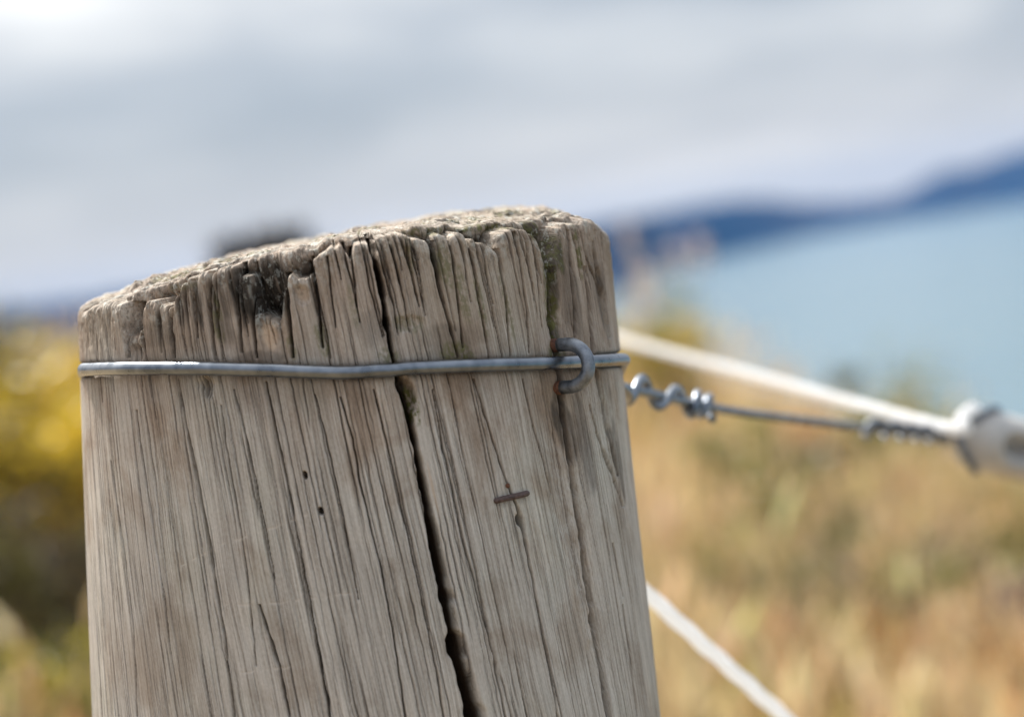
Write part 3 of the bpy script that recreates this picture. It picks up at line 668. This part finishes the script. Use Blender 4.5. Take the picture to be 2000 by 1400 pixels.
# ------------------------------------------------------------------ staples and nail
def staple():
    tu, zu = hit(np.array([1086.]), np.array([674.])); tl_, zl_ = hit(np.array([1090.]), np.array([757.]))
    root = empty('fence_staple', on_post(tu[0], (zu[0] + zl_[0]) / 2, R0))
    tag(root, 'curved galvanised fence staple with rusty ends holding the wire to the post', 'staple')
    ru, rl = surf_r(tu[0], zu[0]) - 0.002, surf_r(tl_[0], zl_[0]) - 0.002
    Bu, Bl = on_post(tu[0], zu[0], ru), on_post(tl_[0], zl_[0], rl)
    n = math.sin(tu[0] + 0.10) * EX - math.cos(tu[0] + 0.10) * EY
    mid = (Bu + Bl) / 2; half = (Bu - Bl) / 2
    leg = 0.0062
    arc = [mid + leg * n + half * math.cos(a) + n * 0.0070 * math.sin(a) for a in np.linspace(0, np.pi, 26)]
    def legp(B0, s): return [B0 - 0.012 * n, B0, B0 + 0.002 * n, B0 + 0.0034 * n]
    path = np.vstack([[Bu + 0.0034 * n, Bu + 0.0048 * n], arc, [Bl + 0.0048 * n, Bl + 0.0034 * n]])
    tube('crown', path, 0.0020, M_STAPLE, root, 20)
    for B0 in (Bu, Bl):
        o = tube('leg', np.array(legp(B0, 1)), 0.00199, M_RUST, root, 20); o['label'] = 'rusty end going into the wood'
staple()

def small_staple():
    a = np.array([(966, 979), (968, 977.5), (980, 974), (997, 970.5), (1014, 966.5), (1027, 963), (1029, 963)], float)
    tc, zc = hit(a[:, 0], a[:, 1])
    rr_ = max(surf_r(t, z_) for t, z_ in zip(tc, zc))
    pth = np.array([on_post(t, z_, rr_ + 0.0002 + (0 if 0 < i < 6 else -0.004)) for i, (t, z_) in enumerate(zip(tc, zc))])
    # flat bar: rings of eight points, wide along the surface
    v, q, t = tube_data(pth, 0.00085, 8); 
    o = mesh_obj('small_staple', v, [q, t], M_IRON)
    tag(o, 'small flat brown rusted staple set across the grain of the post', 'staple')
    tn, zn = hit(np.array([990.]), np.array([948.])); r_ = surf_r(tn[0], zn[0])
    n = math.sin(tn[0]) * EX - math.cos(tn[0]) * EY; B0 = on_post(tn[0], zn[0], r_)
    v, q, t = tube_data(np.array([B0 - 0.006 * n, B0, B0 + 0.0003 * n, B0 + 0.0006 * n]), np.array([0.0006, 0.0006, 0.00075, 0.0004]), 10)
    tag(mesh_obj('nail', v, [q, t], M_RUST), 'tiny rusty nail stub just above the flat brown staple', 'nail')
small_staple()

# ------------------------------------------------------------------ insulator and ropes
def rope(name, pts, r, label, n=40):
    p = spline(pts, n); L = np.concatenate([[0], np.cumsum(np.linalg.norm(np.diff(p, axis=0), axis=1))])
    m = int(L[-1] / 0.0022); q = np.linspace(0, L[-1], m); p = np.stack([np.interp(q, L, p[:, i]) for i in range(3)], -1)
    a = np.arange(12) / 12 * 2 * np.pi
    rr_ = r * (1 + 0.09 * np.cos(3 * a[None, :] + q[:, None] * 260))
    v, f, t = tube_data(p, rr_, 12)
    return tag(mesh_obj(name, v, [f, t], M_ROPE), label, 'rope')

def insulator():
    A = P(1860, 844, 1.075); B = P(2130, 914, 1.115)
    d = (B - A); L = np.linalg.norm(d); d /= L
    u = np.cross(d, FW); u /= np.linalg.norm(u); vv = np.cross(d, u)     # u: up in the picture, vv: away
    k, sgm = 110, 72
    x = np.linspace(0, 1, k); a = np.arange(sgm) / sgm * 2 * np.pi
    prof = np.interp(x * L, [0, 0.0006, 0.002, 0.005, 0.010, 0.014, 0.017, L - 0.017, L - 0.010, L - 0.0006, L], [0.001, 0.0035, 0.0055, 0.0088, 0.0132, 0.0150, 0.0153, 0.0153, 0.0132, 0.0035, 0.001])
    Rr = np.broadcast_to(prof[:, None], (k, sgm)).copy()
    if L > 0.03:
        for c in (0.030, L - 0.030):
            for ac in (np.pi * 1.5, np.pi * 0.5):
                da = (a[None, :] - ac + np.pi) % (2 * np.pi) - np.pi
                qd = ((x[:, None] * L - c) / 0.0095) ** 2 + (da * 0.0152 / 0.0068) ** 2
                Rr -= 0.0115 / (1 + qd ** 6)
    v = A + (x * L)[:, None, None] * d + Rr[..., None] * (np.cos(a)[None, :, None] * u * 0.92 + np.sin(a)[None, :, None] * vv)
    root = empty('strain_insulator', A)
    tag(root, 'grey white plastic strain insulator at the end of the wire', 'insulator')
    mesh_obj('body', v.reshape(-1, 3), grid_faces(k, sgm, True), M_PLASTIC, root)
    # steel tie round its neck
    tie = [A + 0.030 * d + 0.0125 * u - 0.010 * vv, A + 0.021 * d + 0.0150 * u + 0.001 * vv, A + 0.011 * d + 0.0130 * u + 0.006 * vv, A + 0.003 * d + 0.0068 * u + 0.006 * vv, A - 0.0015 * d + 0.001 * u + 0.004 * vv,
           A + 0.003 * d - 0.0068 * u + 0.006 * vv, A + 0.010 * d - 0.0125 * u + 0.006 * vv, A + 0.017 * d - 0.0148 * u + 0.001 * vv, A + 0.027 * d - 0.0130 * u - 0.010 * vv]
    tube('tie_ring', spline(tie, 8), 0.0017, M_STAPLE, root, 10)
    return A, d, u, vv
IA, Id, Iu, Iv = insulator()
Ra = P(1215, 664, 1.55); Rb = P(1862, 838, 1.06)
Rfar = Ra + (Ra - Rb) * 2.1
wrap_ = [P(1876, 818, 1.060), P(1890, 803, 1.066), P(1902, 799, 1.080), P(1910, 812, 1.096), P(1912, 840, 1.102), P(1908, 862, 1.100)]
rope('white_rope', [Rfar, Ra, Ra * 0.5 + Rb * 0.5, Rb * 0.98 + Ra * 0.02] + wrap_, 0.0026, 'white fence rope running behind the post from the insulator towards the lake')
La = P(1180, 1083, 0.86); Lb = P(1265, 1160, 0.885); Lc = P(1530, 1398, 0.965)
La = Lb - (Lc - Lb) * 0.66; Ld = Lc + (Lc - Lb) * 3.2
rope('white_rope', [La, Lb, Lc, Ld], 0.0029, 'lower white rope slanting down to the right beside the post')


# ------------------------------------------------------------------ vegetation
def ground_hit(px, py):
    d = P(px, py, 1.0) - CAM
    t = np.linspace(2.0, 16, 1400); q = CAM + t[:, None] * d
    below = q[:, 2] < ground(q[:, 0], q[:, 1]); i = int(np.argmax(below)) if below.any() else len(t) - 1
    return q[i]

def jitter_col(base, n, r, amt=0.18):
    c = np.array(base)[None, :] * (1 + r.normal(0, amt, (n, 1))) * (1 + r.normal(0, amt * 0.35, (n, 3)))
    return np.clip(c, 0.005, 0.9)

def blades(bx, by, h, wd, lean, r, seg=4, drop=None):
    """curved tapering blades; returns verts (n*2*seg+n), quads, tris"""
    n = len(bx); bz = ground(bx, by) - 0.02
    az = r.uniform(0, 2 * np.pi, n); lx, ly = np.cos(az) * lean * h, np.sin(az) * lean * h
    fa = r.uniform(0, np.pi, n); wx, wy = np.cos(fa), np.sin(fa)
    t = np.linspace(0, 1, seg + 1)
    cx = bx[:, None] + lx[:, None] * t ** 2; cy = by[:, None] + ly[:, None] * t ** 2
    cz = bz[:, None] + h[:, None] * (t - 0.25 * lean[:, None] * t ** 3)
    ww = wd[:, None] * 0.5 * (1 - 0.9 * t ** 1.5)
    l = np.stack([cx - wx[:, None] * ww, cy - wy[:, None] * ww, cz], -1); rr_ = np.stack([cx + wx[:, None] * ww, cy + wy[:, None] * ww, cz], -1)
    v = np.stack([l, rr_], 2).reshape(-1, 3)
    b = (np.arange(n) * 2 * (seg + 1))[:, None]; k = (np.arange(seg) * 2)[None, :]
    q = np.stack([b + k, b + k + 1, b + k + 3, b + k + 2], -1).reshape(-1, 4)
    return v, q, np.stack([cx[:, -1], cy[:, -1], cz[:, -1]], -1)

def spindles(tips, dirs, L, wd, r):
    """loose seed heads: three crossed tapering strips each"""
    n = len(tips); vs = []; 
    for k in range(3):
        a = r.uniform(0, np.pi, n); wx = np.stack([np.cos(a), np.sin(a), 0 * a], -1) * wd[:, None]
        p0 = tips; p1 = tips + dirs * L[:, None] * 0.4; p2 = tips + dirs * L[:, None]
        vs.append(np.stack([p0, p1 - wx, p2, p1 + wx], 1))
    v = np.concatenate(vs).reshape(-1, 3); return v, np.arange(len(v)).reshape(-1, 4)

def build_grass():
    r = np.random.RandomState(3)
    cx, cy = [], []
    n = 3600
    y = 2.6 + 11.6 * r.rand(n) ** 0.8; x = (r.rand(n) * 1.5 - 0.62) * (0.55 * y + 1.0)
    keep = np.hypot(x, y) > 2.4
    keep &= ~((x < -0.25) & (x > -2.4) & (y < 7.4) & (r.rand(n) < 0.97))        # worn earth by the left bush
    bf = fbm(x * 2.4 + 30, y * 1.1 + 30, 150, 3); keep &= (bf > -0.38)
    x, y, bf = x[keep], y[keep], bf[keep]; nc = len(x)
    pal = np.array([(0.80, 0.57, 0.25), (0.84, 0.635, 0.33), (0.87, 0.71, 0.41), (0.74, 0.51, 0.15), (0.36, 0.35, 0.10), (0.72, 0.50, 0.28), (0.82, 0.65, 0.48), (0.46, 0.32, 0.16)])
    patch = fbm(x * 0.9 + 30, y * 0.9 + 30, 140, 3); patch2 = fbm(x * 1.7 + 10, y * 1.7 + 10, 144, 3)
    ci = np.where(patch > 0.30, 4, np.where(patch2 > 0.36, 5, r.choice([0, 1, 2, 3, 6, 7, 4], nc, p=[.24, .22, .2, .12, .1, .07, .05])))
    nb = 34; sp = np.repeat(r.uniform(0.03, 0.11, nc), nb)
    bx = np.repeat(x, nb) + r.normal(0, 1, nc * nb) * sp; by = np.repeat(y, nb) + r.normal(0, 1, nc * nb) * sp
    hc = np.repeat(r.uniform(0.16, 0.55, nc) * (1 - 0.35 * (patch2 > 0.25)), nb); h = hc * r.uniform(0.55, 1.15, nc * nb)
    wd = r.uniform(0.004, 0.010, nc * nb); lean = np.abs(r.normal(0.35, 0.22, nc * nb))
    v, q, tip = blades(bx, by, h, wd, lean, r)
    col = jitter_col((1, 1, 1), nc * nb, r, 0.15) * np.repeat(jitter_col((1, 1, 1), nc, r, 0.10) * np.clip(0.88 + 1.5 * bf, 0.30, 1.2)[:, None], nb, axis=0) * pal[np.repeat(ci, nb)]
    tint = np.repeat(np.concatenate([np.clip(col, 0.01, 0.85), np.ones((nc * nb, 1))], 1), 10, axis=0)
    sel = r.rand(nc * nb) < np.repeat(np.where(r.rand(nc) < 0.3, 0.4, 0.04), nb)
    tp = tip[sel]; m = len(tp); dr = np.stack([r.normal(0, 0.3, m), r.normal(0, 0.3, m), np.ones(m)], -1)
    v2, q2 = spindles(tp, dr, r.uniform(0.06, 0.14, m), r.uniform(0.006, 0.014, m), r)
    c2 = np.clip(jitter_col((0.80, 0.64, 0.41), m, r, 0.12), 0, 0.85); c2 = np.concatenate([c2, np.ones((m, 1))], 1)
    tint2 = np.tile(np.repeat(c2, 4, axis=0), (3, 1))
    o = mesh_obj('dry_grass', np.vstack([v, v2]), [q, q2 + len(v)], M_STRAW, smooth=True, attrs={'tint': ('FLOAT_COLOR', np.vstack([tint, tint2]))})
    tag(o, 'dry golden grass covering the hillside beyond the post', 'grass', kind='stuff')
build_grass()

def shrub(name, label, cat, base, W_, H_, n, cols, wts, leaf=(0.012, 0.03), seed=0, lift=0.12, flowers=None, group=None, stems=7, top_h=None):
    r = np.random.RandomState(500 + seed)
    root = empty(name, base); tag(root, label, cat, group)
    # leaf clumps through an uneven crown
    nk = max(14, n // 130)
    a = r.uniform(0, 2 * np.pi, nk); e = np.arccos(r.uniform(-0.35, 1, nk)); k = r.uniform(0.35, 1.0, nk) ** 0.6
    cc = np.stack([np.cos(a) * np.sin(e) * k * W_, np.sin(a) * np.sin(e) * k * W_, H_ * (lift + (1 - lift) * (0.5 + 0.5 * np.cos(e) * k))], -1)
    cc *= (1 + 0.18 * r.normal(0, 1, (nk, 1)))
    which = r.randint(0, nk, n); sg = r.uniform(0.07, 0.17, nk) * (W_ + H_) * 0.6
    pc = cc[which] + r.normal(0, 1, (n, 3)) * sg[which][:, None] * np.array([1, 1, 0.8])
    pc[:, 2] = np.maximum(pc[:, 2], 0.02)
    nrm = r.normal(0, 1, (n, 3)); nrm /= np.linalg.norm(nrm, axis=1)[:, None]
    t1 = np.cross(nrm, r.normal(0, 1, (n, 3))); t1 /= np.linalg.norm(t1, axis=1)[:, None]; t2 = np.cross(nrm, t1)
    L = r.uniform(*leaf, n)[:, None]; Wd = L * r.uniform(0.3, 0.55, (n, 1))
    p = np.array(base) + pc
    v = np.stack([p - t1 * L, p - t2 * Wd, p + t1 * L, p + t2 * Wd], 1).reshape(-1, 3)
    ci = r.choice(len(cols), nk, p=wts)[which]; flip = r.rand(n) < 0.25; ci[flip] = r.choice(len(cols), flip.sum(), p=wts)
    col = np.array(cols)[ci] * (1 + r.normal(0, 0.2, (n, 1)))
    if flowers is not None:
        fl = (r.rand(n) < flowers[1] * np.where(r.rand(nk) < 0.62, 1.0, 0.12)[which]) & (pc[:, 2] > flowers[2] * H_); col[fl] = np.array(flowers[0]) * (1 + r.normal(0, 0.12, (fl.sum(), 1)))
    tint = np.repeat(np.concatenate([np.clip(col, 0.004, 0.9), np.ones((n, 1))], 1), 4, axis=0)
    mesh_obj('foliage', v, np.arange(4 * n).reshape(-1, 4), M_LEAF, root, False, {'tint': ('FLOAT_COLOR', tint)})
    vs, qs, ts, off = [], [], [], 0
    for i in range(stems):
        tgt = cc[r.randint(nk)] * 0.85; b0 = r.normal(0, 0.03, 3) * W_; b0[2] = -0.05
        pth = np.array(base) + spline([b0, tgt * np.array([0.35, 0.35, 0.5]) + r.normal(0, 0.02, 3), tgt], 5)
        sv, sq, st = tube_data(pth, np.linspace(0.014, 0.003, len(pth)) * (0.5 + H_ * 0.6), 6, base=off); vs.append(sv); qs.append(sq); ts.append(st); off += len(sv)
    mesh_obj('stems', np.vstack(vs), [np.vstack(qs), np.vstack(ts)], M_BARK, root)
    return root

def gpt(x, y): return np.array([x, y, float(ground(x, y))])
def at(px, depth):
    """a standing place below a photograph column"""
    q = P(px, 700, depth); return gpt(q[0], q[1])

OL = [(0.085, 0.085, 0.02), (0.15, 0.13, 0.03), (0.05, 0.05, 0.018)]
YL = (0.78, 0.57, 0.06)
shrub('gorse_bush', 'big yellow flowering bush left of the post above worn earth', 'bush', at(-60, 7.0), 0.50, 0.62, 15000, OL + [(0.44, 0.33, 0.06)], [.25, .3, .15, .3], (0.012, 0.032), 1, 0.30, (YL, 0.8, 0.42))
shrub('gorse_bush', 'low yellow green plant at the foot of the slope, bottom left of the photo', 'bush', at(40, 5.2), 0.26, 0.26, 1400, [(0.20, 0.19, 0.04), (0.10, 0.11, 0.03)], [.6, .4], (0.012, 0.028), 2, 0.15, ((0.50, 0.42, 0.06), 0.35, 0.4))
shrub('dead_shrub', 'dark brown dead shrub under the yellow bush at the left edge', 'shrub', at(30, 5.9), 0.50, 0.42, 8000, [(0.05, 0.036, 0.022), (0.11, 0.085, 0.035), (0.15, 0.14, 0.035)], [.35, .3, .35], (0.012, 0.03), 6, 0.1)
shrub('dark_shrub', 'dark brown shrub whose tip shows above the left slope of the post top', 'shrub', at(545, 11.4), 0.20, 0.73, 13000, [(0.014, 0.012, 0.011), (0.03, 0.022, 0.02), (0.14, 0.09, 0.08)], [.65, .25, .10], (0.025, 0.045), 3, 0.3)
shrub('dark_shrub', 'faint dark shrub tip left of the taller one behind the post top', 'shrub', at(428, 11.2), 0.12, 0.57, 3500, [(0.03, 0.026, 0.022), (0.06, 0.05, 0.045)], [.6, .4], (0.015, 0.03), 4, 0.3)
shrub('broom_bush', 'yellow olive bush close behind the right edge of the post, below the lake', 'bush', at(1275, 9.5), 0.18, 0.57, 4500, [(0.34, 0.29, 0.07), (0.48, 0.38, 0.11), (0.18, 0.18, 0.04)], [.4, .35, .25], (0.012, 0.03), 5, 0.25, ((0.78, 0.60, 0.16), 0.6, 0.4))
slope = [('olive', 1560, 6.2, .38, .46), ('purple', 1700, 6.3, .30, .34), ('purple', 1790, 6.9, .34, .36), ('olive', 1850, 7.6, .26, .40), ('orange', 1745, 5.8, .22, .30), ('olive', 1420, 8.2, .32, .42), ('purple', 1960, 5.6, .26, .26), ('olive', 1700, 10.4, .26, .66), ('orange', 1430, 5.9, .16, .18), ('purple', 1470, 9.0, .28, .36), ('orange', 1540, 9.6, .2, .4), ('olive', 1990, 8.0, .3, .4)]
SC = {'olive': ([(0.15, 0.16, 0.03), (0.26, 0.25, 0.06), (0.08, 0.085, 0.02)], [.4, .35, .25]), 'purple': ([(0.16, 0.11, 0.12), (0.28, 0.20, 0.20), (0.08, 0.055, 0.06)], [.4, .35, .25]), 'orange': ([(0.50, 0.22, 0.07), (0.40, 0.25, 0.10), (0.58, 0.32, 0.14)], [.4, .3, .3])}
NM = {'olive': 'olive_shrub', 'purple': 'heather_shrub', 'orange': 'rust_fern'}
LB = ['dark olive shrub on the dry slope below the wire knot', 'mauve heather shrub on the slope under the insulator, nearer the post', 'broad mauve heather shrub right of the other, under the insulator', 'olive shrub low on the slope beneath the insulator tip',
      'rust orange fern clump in front of the mauve shrubs', 'olive shrub in the grass just below the straight wire', 'mauve shrub at the far right edge of the slope', 'green shrub poking above the slope edge against the lake under the rope', 'small rust orange clump beside the lower rope',
      'mauve shrub behind the wire knot', 'orange tinted clump seen between the rope and the wire', 'olive shrub at the right frame edge below the insulator']
for i, ((k, px, dpt, ww, hh), lb) in enumerate(zip(slope, LB)):
    shrub(NM[k], lb, 'fern' if k == 'orange' else 'shrub', at(px, dpt), ww, hh, 1500, *SC[k], leaf=(0.01, 0.028), seed=20 + i, lift=0.15, group='shrubs on the dry slope', stems=6)

def seed_stalk(px, dpt, top_py, label, seed, hd=0.16, wdt=0.022):
    r = np.random.RandomState(800 + seed); b = at(px, dpt); top = P(px + 4, top_py, dpt)
    root = empty('seed_stalk', b); tag(root, label, 'grass stalk', 'tall dry seed stalks behind the post')
    m = (b + top) / 2 + np.array([r.normal(0, 0.03), 0, 0])
    tube('stem', spline([b - [0, 0, .03], m, top], 8), np.linspace(0.0022, 0.0010, 17), M_BARK, root, 6)
    n = 48; t = r.rand(n); p = top + np.outer(t - 1.0, np.array([0.0, 0, hd])) + r.normal(0, 1, (n, 3)) * wdt * (0.4 + 0.6 * np.sin(np.pi * np.clip(t, 0.05, 0.95)))[:, None] * np.array([1, 1, .5])
    d = np.stack([r.normal(0, 0.5, n), r.normal(0, 0.5, n), np.ones(n)], -1)
    v, q = spindles(p, d, r.uniform(0.012, 0.03, n), r.uniform(0.002, 0.005, n), r)
    c = np.clip(jitter_col((0.80, 0.70, 0.64), n, r, 0.15), 0, .85)
    mesh_obj('seed_head', v, q, M_STRAW, root, False, {'tint': ('FLOAT_COLOR', np.tile(np.repeat(np.concatenate([c, np.ones((n, 1))], 1), 4, 0), (3, 1)))})
seed_stalk(1222, 5.5, 445, 'tall pink seed stalk nearest the right edge of the post', 1, 0.16, 0.012)
seed_stalk(1262, 6.0, 530, 'short pale seed stalk second from the post', 2, 0.10, 0.009)
seed_stalk(1312, 6.2, 478, 'slender seed stalk against the blue hill, third from the post', 3, 0.09, 0.008)
seed_stalk(1362, 6.4, 470, 'thin seed stalk farthest from the post', 4, 0.09, 0.008)
seed_stalk(1240, 6.4, 560, 'low thick seed stalk rising from the yellow bush by the post', 5, 0.12, 0.014)
